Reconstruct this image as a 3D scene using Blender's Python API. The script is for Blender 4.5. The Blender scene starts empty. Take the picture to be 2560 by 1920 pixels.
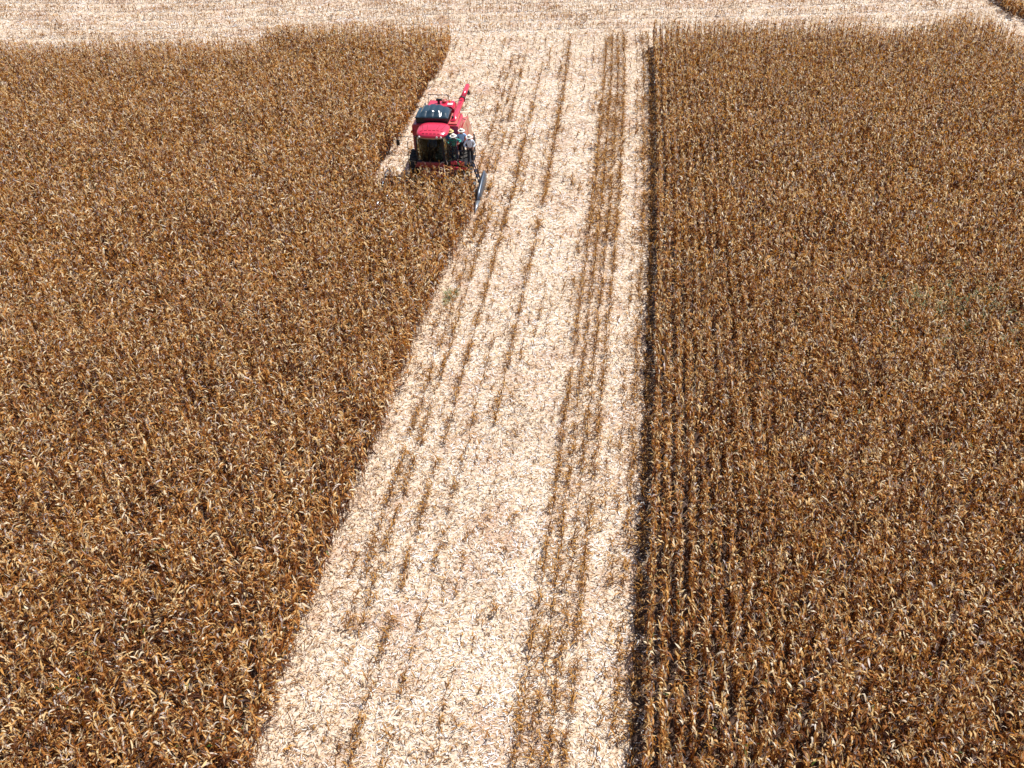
import bpy, bmesh, math, random
import numpy as np
from mathutils import Vector, Matrix

S = bpy.context.scene
COL = S.collection
RNG = np.random.default_rng(7)
random.seed(3)

# ---------------------------------------------------------------- camera
F_PX, W_PX, H_PX = 2400.0, 2560.0, 1920.0
ROLL = math.radians(1.5)
TH = math.radians(37.8)
CAM = Vector((0, 0, 25.7))
R0 = Vector((1, 0, 0)); U0 = Vector((0, math.sin(TH), math.cos(TH))); FW = Vector((0, math.cos(TH), -math.sin(TH)))
RV = R0*math.cos(ROLL) - U0*math.sin(ROLL)
UV = R0*math.sin(ROLL) + U0*math.cos(ROLL)
cd = bpy.data.cameras.new('camera'); cam = bpy.data.objects.new('camera', cd); COL.objects.link(cam)
cam.matrix_world = Matrix(((RV.x, UV.x, -FW.x, CAM.x), (RV.y, UV.y, -FW.y, CAM.y), (RV.z, UV.z, -FW.z, CAM.z), (0, 0, 0, 1)))
cd.sensor_width = 36; cd.lens = 36*F_PX/W_PX; cd.clip_end = 3000; cd.clip_start = 0.5
S.camera = cam

def at(px, py, z=0.0):
    """ground point seen at photo pixel (px, py) on the level z"""
    d = FW*F_PX + RV*(px-W_PX/2) - UV*(py-H_PX/2)
    t = (z-CAM.z)/d.z
    return CAM + d*t

# ---------------------------------------------------------------- light
SUN_EL, SUN_AZ = math.radians(60), math.radians(48)     # azimuth clockwise from +Y (to the far right)
w = bpy.data.worlds.new('World'); S.world = w; w.use_nodes = True
nt = w.node_tree; bg = nt.nodes['Background']
sky = nt.nodes.new('ShaderNodeTexSky'); sky.sky_type = 'NISHITA'; sky.sun_disc = False
sky.sun_elevation = SUN_EL; sky.sun_rotation = SUN_AZ
nt.links.new(sky.outputs[0], bg.inputs[0]); bg.inputs[1].default_value = 0.08
sd = bpy.data.lights.new('sun', 'SUN'); sd.energy = 5.0; sd.angle = math.radians(0.5); sd.color = (1, .97, .92)
sun = bpy.data.objects.new('sun', sd); COL.objects.link(sun)
tosun = Vector((math.sin(SUN_AZ)*math.cos(SUN_EL), math.cos(SUN_AZ)*math.cos(SUN_EL), math.sin(SUN_EL)))
sun.rotation_euler = tosun.to_track_quat('Z', 'Y').to_euler()
sun.location = (40, 40, 60)
S.view_settings.view_transform = 'Standard'; S.view_settings.look = 'None'
S.view_settings.exposure = 0.45; S.view_settings.gamma = 1
S.render.engine = 'CYCLES'

# ---------------------------------------------------------------- helpers
def tag(o, label=None, cat=None, group=None, kind=None):
    if label: o['label'] = label
    if cat: o['category'] = cat
    if group: o['group'] = group
    if kind: o['kind'] = kind
    return o

def empty(name, loc=(0, 0, 0), rz=0.0):
    o = bpy.data.objects.new(name, None); COL.objects.link(o)
    o.location = loc; o.rotation_euler = (0, 0, rz); o.empty_display_size = .3
    return o

def mat(name, col, rough=.6, metal=0, noise=None, spec=.5, coat=0, bump=0, bscale=30):
    m = bpy.data.materials.new(name); m.use_nodes = True
    n = m.node_tree.nodes; l = m.node_tree.links; b = n['Principled BSDF']
    b.inputs['Base Color'].default_value = (*col, 1); b.inputs['Roughness'].default_value = rough
    b.inputs['Metallic'].default_value = metal; b.inputs['Specular IOR Level'].default_value = spec
    b.inputs['Coat Weight'].default_value = coat; b.inputs['Coat Roughness'].default_value = .15
    if noise:
        c2, sc, lo, hi = noise
        tc = n.new('ShaderNodeTexCoord'); t = n.new('ShaderNodeTexNoise'); t.inputs['Scale'].default_value = sc
        t.inputs['Detail'].default_value = 6; t.inputs['Roughness'].default_value = .65
        r = n.new('ShaderNodeValToRGB'); r.color_ramp.elements[0].position = lo; r.color_ramp.elements[1].position = hi
        r.color_ramp.elements[0].color = (*col, 1); r.color_ramp.elements[1].color = (*c2, 1)
        l.new(tc.outputs['Object'], t.inputs['Vector']); l.new(t.outputs['Fac'], r.inputs['Fac']); l.new(r.outputs[0], b.inputs['Base Color'])
    if bump:
        t = n.new('ShaderNodeTexNoise'); t.inputs['Scale'].default_value = bscale
        tc = n.new('ShaderNodeTexCoord'); l.new(tc.outputs['Object'], t.inputs['Vector'])
        bp = n.new('ShaderNodeBump'); bp.inputs['Strength'].default_value = bump; bp.inputs['Distance'].default_value = .02
        l.new(t.outputs['Fac'], bp.inputs['Height']); l.new(bp.outputs[0], b.inputs['Normal'])
    return m

def leaf_mat(name, stops, transl=.3, rough=.5, spec=.3):
    """dry leaf: diffuse sheet with light coming through, colour from a per-leaf random number"""
    m = bpy.data.materials.new(name); m.use_nodes = True
    n = m.node_tree.nodes; l = m.node_tree.links; b = n['Principled BSDF']; out = n['Material Output']
    a = n.new('ShaderNodeAttribute'); a.attribute_name = 'tint'
    r = n.new('ShaderNodeValToRGB'); cr = r.color_ramp
    while len(cr.elements) < len(stops): cr.elements.new(.5)
    for e, (p, c) in zip(cr.elements, stops): e.position = p; e.color = (*c, 1)
    cr.interpolation = 'LINEAR'
    l.new(a.outputs['Fac'], r.inputs['Fac']); l.new(r.outputs[0], b.inputs['Base Color'])
    b.inputs['Roughness'].default_value = rough; b.inputs['Specular IOR Level'].default_value = spec
    tr = n.new('ShaderNodeBsdfTranslucent')
    hs = n.new('ShaderNodeHueSaturation'); hs.inputs['Saturation'].default_value = 1.12; hs.inputs['Value'].default_value = 1.0
    l.new(r.outputs[0], hs.inputs['Color']); l.new(hs.outputs[0], tr.inputs['Color'])
    mx = n.new('ShaderNodeMixShader'); mx.inputs[0].default_value = transl
    l.new(b.outputs[0], mx.inputs[1]); l.new(tr.outputs[0], mx.inputs[2]); l.new(mx.outputs[0], out.inputs['Surface'])
    return m

def np_mesh(name, verts, quads, tint, material, parent=None, tris=None):
    me = bpy.data.meshes.new(name)
    nv, nq = len(verts), len(quads); ntr = 0 if tris is None else len(tris)
    me.vertices.add(nv); me.vertices.foreach_set('co', verts.astype(np.float32).ravel())
    idx = quads.astype(np.int32).ravel()
    starts = np.arange(nq, dtype=np.int32)*4
    if ntr:
        starts = np.concatenate([starts, nq*4+np.arange(ntr, dtype=np.int32)*3]); idx = np.concatenate([idx, tris.astype(np.int32).ravel()])
    me.loops.add(len(idx)); me.loops.foreach_set('vertex_index', idx)
    me.polygons.add(nq+ntr); me.polygons.foreach_set('loop_start', starts)
    me.update(calc_edges=True)
    at_ = me.attributes.new('tint', 'FLOAT', 'POINT'); at_.data.foreach_set('value', tint.astype(np.float32))
    me.materials.append(material)
    o = bpy.data.objects.new(name, me); COL.objects.link(o)
    if parent: o.parent = parent
    return o

class Soup:
    """ribbons gathered as arrays"""
    def __init__(s): s.v = []; s.q = []; s.t = []; s.n = 0
    def ribbons(s, centers, sides, tint):
        # centers (N,K,3), sides (N,K,3) half-width vectors
        N, K, _ = centers.shape
        V = np.stack([centers-sides, centers+sides], axis=2).reshape(N, K*2, 3)
        q = np.array([[2*i, 2*i+1, 2*i+3, 2*i+2] for i in range(K-1)])
        Q = (q[None]+(np.arange(N)*K*2)[:, None, None]).reshape(-1, 4)+s.n
        s.v.append(V.reshape(-1, 3)); s.q.append(Q); s.t.append(np.repeat(tint, K*2)); s.n += N*K*2
    def tubes(s, centers, rad, tint, sides=3):
        # centers (N,K,3) mostly upright; rad (N,K)
        N, K, _ = centers.shape
        a = np.arange(sides)*2*math.pi/sides
        ring = np.stack([np.cos(a), np.sin(a), 0*a], 1)
        V = centers[:, :, None, :]+rad[:, :, None, None]*ring[None, None]
        q = [[k*sides+i, k*sides+(i+1) % sides, (k+1)*sides+(i+1) % sides, (k+1)*sides+i] for k in range(K-1) for i in range(sides)]
        Q = (np.array(q)[None]+(np.arange(N)*K*sides)[:, None, None]).reshape(-1, 4)+s.n
        s.v.append(V.reshape(-1, 3)); s.q.append(Q); s.t.append(np.repeat(tint, K*sides)); s.n += N*K*sides
    def build(s, name, m, parent=None):
        return np_mesh(name, np.concatenate(s.v), np.concatenate(s.q), np.concatenate(s.t), m, parent)

def ribbon_curve(base, az, length, width, e0, bend, seg, prof, twist, kink=0.0):
    """leaves: start at base, azimuth az, start elevation e0 bending down by `bend` radians along the length"""
    N = len(az); K = seg+1
    t = np.linspace(0, 1, K)[None]
    el = e0[:, None]-bend[:, None]*t**1.1 + kink*RNG.normal(size=(N, K))
    aa = az[:, None]+kink*.8*RNG.normal(size=(N, K)).cumsum(1)
    d = np.stack([np.cos(el)*np.cos(aa), np.cos(el)*np.sin(aa), np.sin(el)], 2)
    step = (length/seg)[:, None, None]*d
    c = np.concatenate([np.zeros((N, 1, 3)), step[:, :-1].cumsum(1)], 1)+base[:, None, :]
    side = np.stack([-np.sin(aa), np.cos(aa), 0*aa], 2)
    nrm = np.cross(d, side)
    tw = twist[:, None]*t
    sv = side*np.cos(tw)[..., None]+nrm*np.sin(tw)[..., None]
    return c, sv*(np.array(prof)[None, :, None]*width[:, None, None]*.5)

# ---------------------------------------------------------------- field layout (world metres)
EDGE_PX = [(1560, -120), (1600, -30), (1622, 58), (1633, 170), (1640, 463), (1636, 694), (1630, 1000), (1617, 1400), (1605, 1700), (1598, 1920), (1580, 2400)]
E = sorted([(p.y, p.x) for p in (at(a, b) for a, b in EDGE_PX)])
ey = np.array([e[0] for e in E]); ex = np.array([e[1] for e in E])
def xe(y): return np.interp(y, ey, ex)
def poly_u(pts, z=0):
    L = sorted([(p.y, p.x-float(xe(p.y))) for p in (at(a, b, z) for a, b in pts)])
    return np.array([l[0] for l in L]), np.array([l[1] for l in L])
# right-hand edge of the left standing crop, in front of the machine
LEFT_FRONT = poly_u([(1205, 490), (1172, 570), (1139, 647), (1106, 710), (1073, 790), (1038, 872), (1003, 965), (968, 1063), (922, 1180), (838, 1377), (766, 1575), (702, 1745), (664, 1860), (642, 1930), (520, 2300)])
MACH = at(1079, 461, .8); MACH.z = 0
MYAW = math.radians(-8.2)
mr = Matrix.Rotation(MYAW, 3, 'Z')
def mloc(x, y, z=0): return MACH + mr @ Vector((x, y, z))
# left limit of the swath that the machine has already cut
LEFT_BACK = poly_u([(946, 430), (1010, 320), (1052, 250), (1100, 170), (1128, 100)], 0.6)
TOPL = sorted([(p.x, p.y) for p in (at(a, b, 2.0) for a, b in [(-700, 125), (-200, 104), (0, 98), (640, 88), (664, 62), (700, 50), (1110, 53), (1150, 58), (1300, 74)])])
TOPR = sorted([(p.x, p.y) for p in (at(a, b, 2.0) for a, b in [(1560, 60), (1625, 54), (1900, 46), (2180, 46), (2235, 56), (2320, 44), (2420, 30), (2480, 38), (2560, 74), (2700, 140), (3000, 260)])])
def topl(x): return np.interp(x, [t[0] for t in TOPL], [t[1] for t in TOPL])
def topr(x): return np.interp(x, [t[0] for t in TOPR], [t[1] for t in TOPR])
CORN2 = sorted([(p.x, p.y) for p in (at(a, b, 1.6) for a, b in [(2515, -30), (2545, -8), (2575, 12), (2640, 62), (2800, 120)])])

def wav(x, y, s, seed):
    """cheap smooth noise -1..1"""
    r = np.random.default_rng(seed); v = 0
    for k in range(5):
        a = r.uniform(0, 6.28); f = s*(1+k*.7); ph = r.uniform(0, 6.28)
        v = v+np.sin((x*np.cos(a)+y*np.sin(a))*f+ph+1.3*np.sin((x*np.sin(a)-y*np.cos(a))*f*.6+ph*2))
    return v/3.2

def machine_xy(x, y):
    dx = x-MACH.x; dy = y-MACH.y; c, s = math.cos(-MYAW), math.sin(-MYAW)
    return dx*c-dy*s, dx*s+dy*c

def in_view(x, y, mx=5.0):
    # generous wedge in front of the camera
    half = 0.56*np.sqrt(y*y+CAM.z**2)+mx
    return (np.abs(x) < half) & (y > 8.0)

def corn_mask(x, y, slack=0.0):
    u = x-xe(y)
    right = (u > 0) & (y < topr(x))
    lf = np.interp(y, LEFT_FRONT[0], LEFT_FRONT[1]) + .05*wav(x*0, y, 1.3, 5)
    lb = np.interp(y, LEFT_BACK[0], LEFT_BACK[1])+.15*wav(x*0, y, 1.1, 8)
    mx, my = machine_xy(x, y)
    front = my < .22+.12*wav(x, y, 3., 9)
    left = np.where(front, u < lf, u < np.minimum(lb, lf)) & (y < topl(x))
    # nothing grows where the divider on the open side runs
    left |= (my > -2.6) & (my < .2) & (mx > 1.5) & (mx < 2.7)
    left &= ~((my > -2.4) & (mx > 2.7) & (mx < 3.4))
    far = y > np.interp(x, [c[0] for c in CORN2], [c[1] for c in CORN2], left=1e6)
    far &= x > CORN2[0][0]
    return left, right, far

# ---------------------------------------------------------------- standing maize
ROW, ROWR = 0.48, 0.44
rows = []
for k in range(-150, 150):
    y = np.arange(8, 100, .20); y = y+RNG.uniform(-.07, .07, len(y))
    # rows on the right follow the right edge of the strip, rows on the left its left edge
    u = (k+.4)*ROWR if k >= 0 else (k+.9)*ROW
    x = xe(y)+u+RNG.normal(0, .025, len(y))+(0 if k >= 0 else np.interp(y, LEFT_FRONT[0], LEFT_FRONT[1])-.05)
    rows.append(np.stack([x, y, np.full(len(y), u)], 1))
P = np.concatenate(rows)
P = P[in_view(P[:, 0], P[:, 1])]
L_, R_, F_ = corn_mask(P[:, 0], P[:, 1])
# the odd missing plant, thin spots and the old wheel track at the far right
keep = RNG.random(len(P)) > .06+.07*np.clip(wav(P[:, 0], P[:, 1], .35, 11), 0, 1)
tr = at(2330, 330); tr2 = at(2440, 120); tv = (tr2-tr).normalized()
dtrack = np.abs((P[:, 0]-tr.x)*tv.y-(P[:, 1]-tr.y)*tv.x)
seg = (P[:, 1] > tr.y-9)
keep &= ~(seg & (dtrack < .38) & (RNG.random(len(P)) > .72))

STOPS = [(0.0, (.06, .020, .010)), (.20, (.17, .060, .019)), (.42, (.41, .160, .040)), (.60, (.68, .34, .088)),
         (.76, (.84, .60, .28)), (.90, (.94, .82, .60)), (.975, (.62, .54, .56)), (.985, (.13, .17, .04)), (1.0, (.10, .16, .03))]
M_leaf = leaf_mat('dry_maize_leaf', STOPS, transl=.42)

def corn_mesh(P, name, hs=1.0, warm=0.0, spread=1.0):
    sp = Soup()
    D = P[:, 1]
    for near in (True, False):
        Q = P[(D < 40) if near else (D >= 40)]
        if not len(Q): continue
        n = len(Q)
        H = (1.88+.13*wav(Q[:, 0], Q[:, 1], .25, 3)+RNG.normal(0, .11, n))*hs
        H = np.clip(H, 1.2, 2.5)
        lean_a = RNG.uniform(0, 6.283, n); lean = np.abs(RNG.normal(0, .07, n)); big = RNG.random(n) < .03; lean[big] *= 4
        top = np.stack([Q[:, 0]+np.cos(lean_a)*lean*H, Q[:, 1]+np.sin(lean_a)*lean*H, H], 1)
        base = np.stack([Q[:, 0], Q[:, 1], 0*H], 1)
        ptint = np.clip(RNG.normal(.375+warm, .13, n)+.06*wav(Q[:, 0], Q[:, 1], .5, 21), .02, .85)
        # stalk
        c = np.stack([base, base+(top-base)*.5, top], 1)
        r = np.stack([np.full(n, .013), np.full(n, .011), np.full(n, .005)], 1)
        sp.tubes(c, r, np.clip(ptint*.6+.08, 0, 1))
        nl = 19 if near else 13; sg = 5 if near else 3
        az0 = RNG.uniform(0, 6.283, n)
        for i in range(nl):
            f = .22+.74*(i+RNG.uniform(0, .7, n))/nl
            az = az0+i*math.pi+RNG.normal(0, .45, n)
            b = base+(top-base)*f[:, None]
            ln = RNG.uniform(.18, .50, n)*(1.05-.35*np.abs(f-.6))*(1 if near else 1.1)
            wd = RNG.uniform(.030, .068, n)*(1.0 if near else 1.25)
            e0 = RNG.uniform(.7, 1.35, n); bend = RNG.uniform(1.3, 3.3, n)
            dead = RNG.random(n) < .42
            e0[dead] = RNG.uniform(-1.2, 0, dead.sum()); bend[dead] = RNG.uniform(.1, .6, dead.sum())
            tw = RNG.normal(0, 1.3, n)
            prof = [.5, .95, 1., .85, .55, .06] if near else [.6, 1., .8, .1]
            c, sv = ribbon_curve(b, az, ln, wd, e0, bend, sg, prof, tw, .22)
            c[:, :, 0] = b[:, None, 0]+(c[:, :, 0]-b[:, None, 0])*spread
            c[:, :, 2] = np.maximum(c[:, :, 2], .02)
            tint = np.clip(ptint+RNG.normal(.0, .20, n), 0, .965); pale = RNG.random(n) < .22*(f > .5); tint[pale] = RNG.uniform(.68, .95, pale.sum())
            gr = RNG.random(n) < .003; tint[gr] = 1.0
            sp.ribbons(c, sv, tint)
        # ear in its pale husk, hanging or upright
        he = RNG.random(n) < .75; m = he.sum()
        b = (base+(top-base)*RNG.uniform(.45, .6, n)[:, None])[he]
        az = RNG.uniform(0, 6.283, m); el = RNG.choice([-.9, .9], m)+RNG.normal(0, .3, m)
        d = np.stack([np.cos(el)*np.cos(az), np.cos(el)*np.sin(az), np.sin(el)], 1)
        c = np.stack([b, b+d*.07, b+d*.17, b+d*.26], 1)
        sp.tubes(c, np.tile(np.array([[.01, .032, .028, .005]]), (m, 1)), np.clip(RNG.normal(.82, .06, m), 0, .95), 4)
        # tassel
        nt_ = 5 if near else 3
        for i in range(nt_):
            az = RNG.uniform(0, 6.283, n); e0 = RNG.uniform(.8, 1.45, n); ln = RNG.uniform(.14, .27, n)
            if i == 0: e0[:] = 1.5; ln += .06
            c, sv = ribbon_curve(top, az, ln, np.full(n, .014 if near else .022), e0, RNG.uniform(.2, 1.2, n), 2, [1, .9, .4], RNG.normal(0, .6, n), .1)
            sp.ribbons(c, sv, np.clip(RNG.normal(.72, .2, n), .1, .97))
    return sp.build(name, M_leaf)

o = corn_mesh(P[L_ & keep], 'maize_crop', 1.0, .05, .85)
tag(o, 'ripe dry maize crop still standing to the left of the cut strip, harvester cutting into it', 'maize field', kind='stuff')
o = corn_mesh(P[R_ & keep], 'maize_crop', 1.04, .0, .62)
tag(o, 'darker ripe maize crop standing in straight rows to the right of the cut strip', 'maize field', kind='stuff')
o = corn_mesh(P[F_ & keep], 'maize_crop', .7, .16)
tag(o, 'small patch of uncut maize beyond the track in the top right corner', 'maize field', kind='stuff')

# ---------------------------------------------------------------- ground
def ground():
    me = bpy.data.meshes.new('ground'); bm = bmesh.new()
    bmesh.ops.create_grid(bm, x_segments=4, y_segments=4, size=1500)
    bm.to_mesh(me); bm.free()
    o = bpy.data.objects.new('ground', me); COL.objects.link(o); o['kind'] = 'structure'
    m = bpy.data.materials.new('straw_covered_soil'); m.use_nodes = True
    n = m.node_tree.nodes; l = m.node_tree.links; b = n['Principled BSDF']; b.inputs['Roughness'].default_value = .9
    b.inputs['Specular IOR Level'].default_value = .15
    tc = n.new('ShaderNodeTexCoord')
    def noise(sc, det=5, stretch=None):
        t = n.new('ShaderNodeTexNoise'); t.inputs['Scale'].default_value = sc; t.inputs['Detail'].default_value = det; t.inputs['Roughness'].default_value = .7
        if stretch:
            mp = n.new('ShaderNodeMapping'); mp.inputs['Scale'].default_value = stretch
            l.new(tc.outputs['Object'], mp.inputs[0]); l.new(mp.outputs[0], t.inputs[0])
        else: l.new(tc.outputs['Object'], t.inputs[0])
        return t
    t1 = noise(7); r1 = n.new('ShaderNodeValToRGB'); cr = r1.color_ramp
    cr.elements[0].position = .30; cr.elements[0].color = (.14, .085, .06, 1)
    cr.elements[1].position = .62; cr.elements[1].color = (.66, .57, .48, 1)
    e = cr.elements.new(.43); e.color = (.46, .32, .20, 1); e = cr.elements.new(.50); e.color = (.64, .52, .40, 1)
    l.new(t1.outputs['Fac'], r1.inputs[0])
    t2 = noise(.35, 4); r2 = n.new('ShaderNodeValToRGB'); r2.color_ramp.elements[0].position = .33; r2.color_ramp.elements[1].position = .52
    r2.color_ramp.elements[0].color = (.78, .66, .62, 1); r2.color_ramp.elements[1].color = (1, 1, 1, 1)
    l.new(t2.outputs['Fac'], r2.inputs[0])
    mx = n.new('ShaderNodeMix'); mx.data_type = 'RGBA'; mx.blend_type = 'MULTIPLY'; mx.inputs[0].default_value = 1
    l.new(r1.outputs[0], mx.inputs[6]); l.new(r2.outputs[0], mx.inputs[7]); l.new(mx.outputs[2], b.inputs['Base Color'])
    bp = n.new('ShaderNodeBump'); bp.inputs['Strength'].default_value = .7; bp.inputs['Distance'].default_value = .05
    t3 = noise(16, 6); l.new(t3.outputs['Fac'], bp.inputs['Height']); l.new(bp.outputs[0], b.inputs['Normal'])
    me.materials.append(m)
ground()

def shaded_soil():
    """bare earth between the standing plants with canopy and edge shade painted in, a sheet 4 mm above the straw-covered ground"""
    cs = .2; xs = np.arange(-70, 70, cs); ys = np.arange(4, 100, cs)
    X, Y = np.meshgrid(xs, ys); X = X.ravel(); Y = Y.ravel()
    m = np.ones(len(X), bool)
    for dx, dy in ((.25, .25), (-.1, .25), (.6, .25)):
        a, b, c = corn_mask(X+dx, Y+dy); m &= (a | b | c)
    uu = X-xe(Y); m |= (uu > -.42) & (uu < .6) & (Y < topr(X))  # carried past the right crop edge as a painted shadow band
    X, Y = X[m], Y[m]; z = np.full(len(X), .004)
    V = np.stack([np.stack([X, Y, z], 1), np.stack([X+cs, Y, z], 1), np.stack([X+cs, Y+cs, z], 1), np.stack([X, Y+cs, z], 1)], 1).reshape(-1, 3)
    o = np_mesh('shaded_soil', V, np.arange(len(V)).reshape(-1, 4), np.zeros(len(V)), mat('shade_darkened_soil', (.045, .024, .016), .95, noise=((.13, .075, .045), 9, .45, .75)))  # earth colour darkened to stand for shade in the canopy gaps
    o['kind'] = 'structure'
shaded_soil()

# ---------------------------------------------------------------- cut strip: litter and stubble
def open_mask(x, y, grow=.35):
    """ground free of standing crop (with litter reaching a little under its edge)"""
    m = np.ones(len(x), bool)
    for dx in (-grow, grow):
        a, b, c = corn_mask(x+dx, y); m &= (a | b | c)
    return ~m

def scatter(n_per, y0, y1):
    half = .56*math.sqrt(y1*y1+CAM.z**2)+5
    N = int(n_per*2*half*(y1-y0))
    x = RNG.uniform(-half, half, N); y = RNG.uniform(y0, y1, N)
    m = in_view(x, y); x, y = x[m], y[m]
    m = open_mask(x, y)
    uu = x-xe(y); m &= ~((uu > -.5) & (uu < .5) & (RNG.random(len(x)) < .5))  # litter thinned at the right edge so the painted shade shows
    return x[m], y[m]

def strength(u, y, x):
    """how much of a stubble row stands up, row by row"""
    s = np.full(len(u), .16)+.28*np.maximum(0, wav(u*3.1, y*.4, .5, 41))
    def row(c, wd, v, ya=0, yb=200):
        m = (np.abs(u-c) < wd) & (y > ya) & (y < yb)
        s[m] = np.maximum(s[m], v)
    for c in (-2.16, -2.64, -3.12, -3.6): row(c, .2, .95)
    row(-.72, .2, .8); row(-.24, .3, .95); row(-1.2, .2, .45)  # right-edge stubble, strong also to darken the litter for the shadow band
    row(-6.7, .25, .8, 30, 80); row(-8.5, .26, .75, 12, 60); row(-9.6, .3, .8, 20, 50); row(-5.3, .2, .4, 10, 40); row(-7.4, .2, .5, 10, 36)
    row(-10.3, .6, .55, 50, 74); row(-8.3, .26, .55, 50, 72)
    return np.clip(s*(1+.7*wav(u+x*.6, y, 1.6, 42)), .02, 1)

HEAD0 = at(1400, 95).y
LST = [(0.0, (.13, .07, .045)), (.14, (.30, .16, .08)), (.30, (.54, .34, .17)), (.46, (.68, .49, .28)), (.64, (.76, .68, .55)), (.8, (.83, .83, .83)), (1.0, (.88, .89, .93))]
M_lit = leaf_mat('chopped_straw', LST, transl=.12, rough=.6)
sp = Soup()
for y0, y1, dens, sc in [(4, 20, 210, .85), (20, 32, 180, .9), (32, 46, 125, 1.0), (46, 62, 85, 1.2), (62, 115, 46, 1.5)]:
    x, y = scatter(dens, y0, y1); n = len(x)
    az = RNG.uniform(0, 6.283, n); ln = (.05+.27*RNG.random(n)**1.6)*sc; wd = RNG.uniform(.012, .036, n)*sc
    e0 = np.abs(RNG.normal(.15, .22, n)); bend = e0*2+RNG.normal(0, .2, n)
    base = np.stack([x, y, RNG.uniform(.005, .06, n)], 1)
    c, sv = ribbon_curve(base, az, ln, wd, e0, bend, 2, [.7, 1, .3], RNG.normal(0, .6, n), .12)
    c[:, :, 2] = np.maximum(c[:, :, 2], .006)
    patch = .11*wav(x, y, .5, 31)+.10*wav(x, y, 2.6, 32)+.08*(wav(x, y, 7., 33))
    lg = RNG.random(n) < .03; ln[lg] = RNG.uniform(.4, .75, lg.sum())
    t = RNG.beta(.95, .92, n)+patch
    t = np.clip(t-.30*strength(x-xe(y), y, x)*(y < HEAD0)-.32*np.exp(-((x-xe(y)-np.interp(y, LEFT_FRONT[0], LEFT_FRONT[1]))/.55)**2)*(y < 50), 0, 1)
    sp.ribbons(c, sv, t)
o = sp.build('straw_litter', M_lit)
tag(o, 'pale chopped maize straw and husks strewn over the harvested ground', 'straw', kind='stuff')

sx, sy, ss = [], [], []
HEAD0 = at(1400, 95).y
for k in range(0, 60):
    u0 = -k*ROW-.24
    y = np.arange(4, 86, .17); y = y+RNG.uniform(-.06, .06, len(y)); x = xe(y)+u0+RNG.normal(0, .045, len(y))
    sx.append(x); sy.append(y); ss.append(strength(np.full(len(y), u0), y, x))
x = np.concatenate(sx); y = np.concatenate(sy); s_ = np.concatenate(ss)
a, b, c = corn_mask(x, y); ylim = HEAD0+0*x
m = ~(a | b | c) & in_view(x, y) & (y < ylim) & ((x-xe(y)) < -.1)
m &= ~((y > topl(x)) & (x < at(1140, 62, 2).x-.5))
x, y, s_ = x[m], y[m], s_[m]
# headland rows running across
hx, hy, hs = [], [], []
HEAD0 = at(1400, 95).y
for k in range(0, 96):
    X = np.arange(-85, 85, .17)
    yy = 66+k*.5+1.6*np.exp(-((X+28)/14)**2)*-1+.25*np.sin(X*.13+k*.05)+.006*X
    v = .03+.9*(k % 5 == 0)+.2*(k % 5 == 1)
    st = np.clip(v+.3*wav(X, yy, .35, 50), .03, .9)
    hx.append(X+RNG.uniform(-.06, .06, len(X))); hy.append(yy+RNG.normal(0, .04, len(X))); hs.append(st)
X = np.concatenate(hx); Y = np.concatenate(hy); V = np.concatenate(hs)
a, b, c = corn_mask(X, Y)
yl = HEAD0+0*X
mm = ~(a | b | c) & in_view(X, Y) & ((Y >= yl) | ((Y > topl(X)) & (X < at(1140, 62, 2).x-.5)))
x = np.concatenate([x, X[mm]]); y = np.concatenate([y, Y[mm]]); s_ = np.concatenate([s_, V[mm]])
mx, my = machine_xy(x, y)
m = RNG.random(len(x)) < .10+.9*s_
x, y, s_ = x[m], y[m], s_[m]; n = len(x)
sp = Soup()
h = (.10+.26*s_*RNG.uniform(.5, 1.3, n))*np.where(y > 70, 1.5, 1)
la = RNG.uniform(0, 6.283, n); le = np.abs(RNG.normal(0, .22, n))
base = np.stack([x, y, 0*x], 1); top = np.stack([x+np.cos(la)*le*h, y+np.sin(la)*le*h, h], 1)
st_t = np.clip(RNG.normal(.28, .12, n), 0, .8)
sp.tubes(np.stack([base, top], 1), np.stack([np.full(n, .014), np.full(n, .012)], 1), st_t, 4)
for i in range(7):
    m = RNG.random(n) < s_*1.0*np.where(y > 66, .55, 1)
    k = m.sum(); f = RNG.uniform(.3, 1, k)
    b = base[m]+(top-base)[m]*f[:, None]+RNG.normal(0, .07, (k, 3))*np.array([1, 1, .2])
    sc = np.where(y[m] > 45, 1.35, 1.0)
    c, sv = ribbon_curve(b, RNG.uniform(0, 6.283, k), RNG.uniform(.14, .36, k)*sc, RNG.uniform(.025, .05, k)*sc, RNG.uniform(.1, 1.2, k), RNG.uniform(.8, 2.2, k), 3, [.6, 1, .8, .2], RNG.normal(0, 1, k), .2)
    c[:, :, 2] = np.maximum(c[:, :, 2], .01)
    sp.ribbons(c, sv, np.clip(RNG.normal(.36, .15, k), .02, .9))
STB = [(0.0, (.09, .038, .018)), (.25, (.24, .095, .022)), (.5, (.50, .25, .055)), (.8, (.62, .45, .22)), (1.0, (.75, .66, .52))]
M_stub = leaf_mat('maize_stubble', STB, transl=.2, rough=.6)
o = sp.build('stubble', M_stub)
tag(o, 'cut brown maize stubble left in rows along the harvested strip and headland', 'stubble', kind='stuff')

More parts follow.
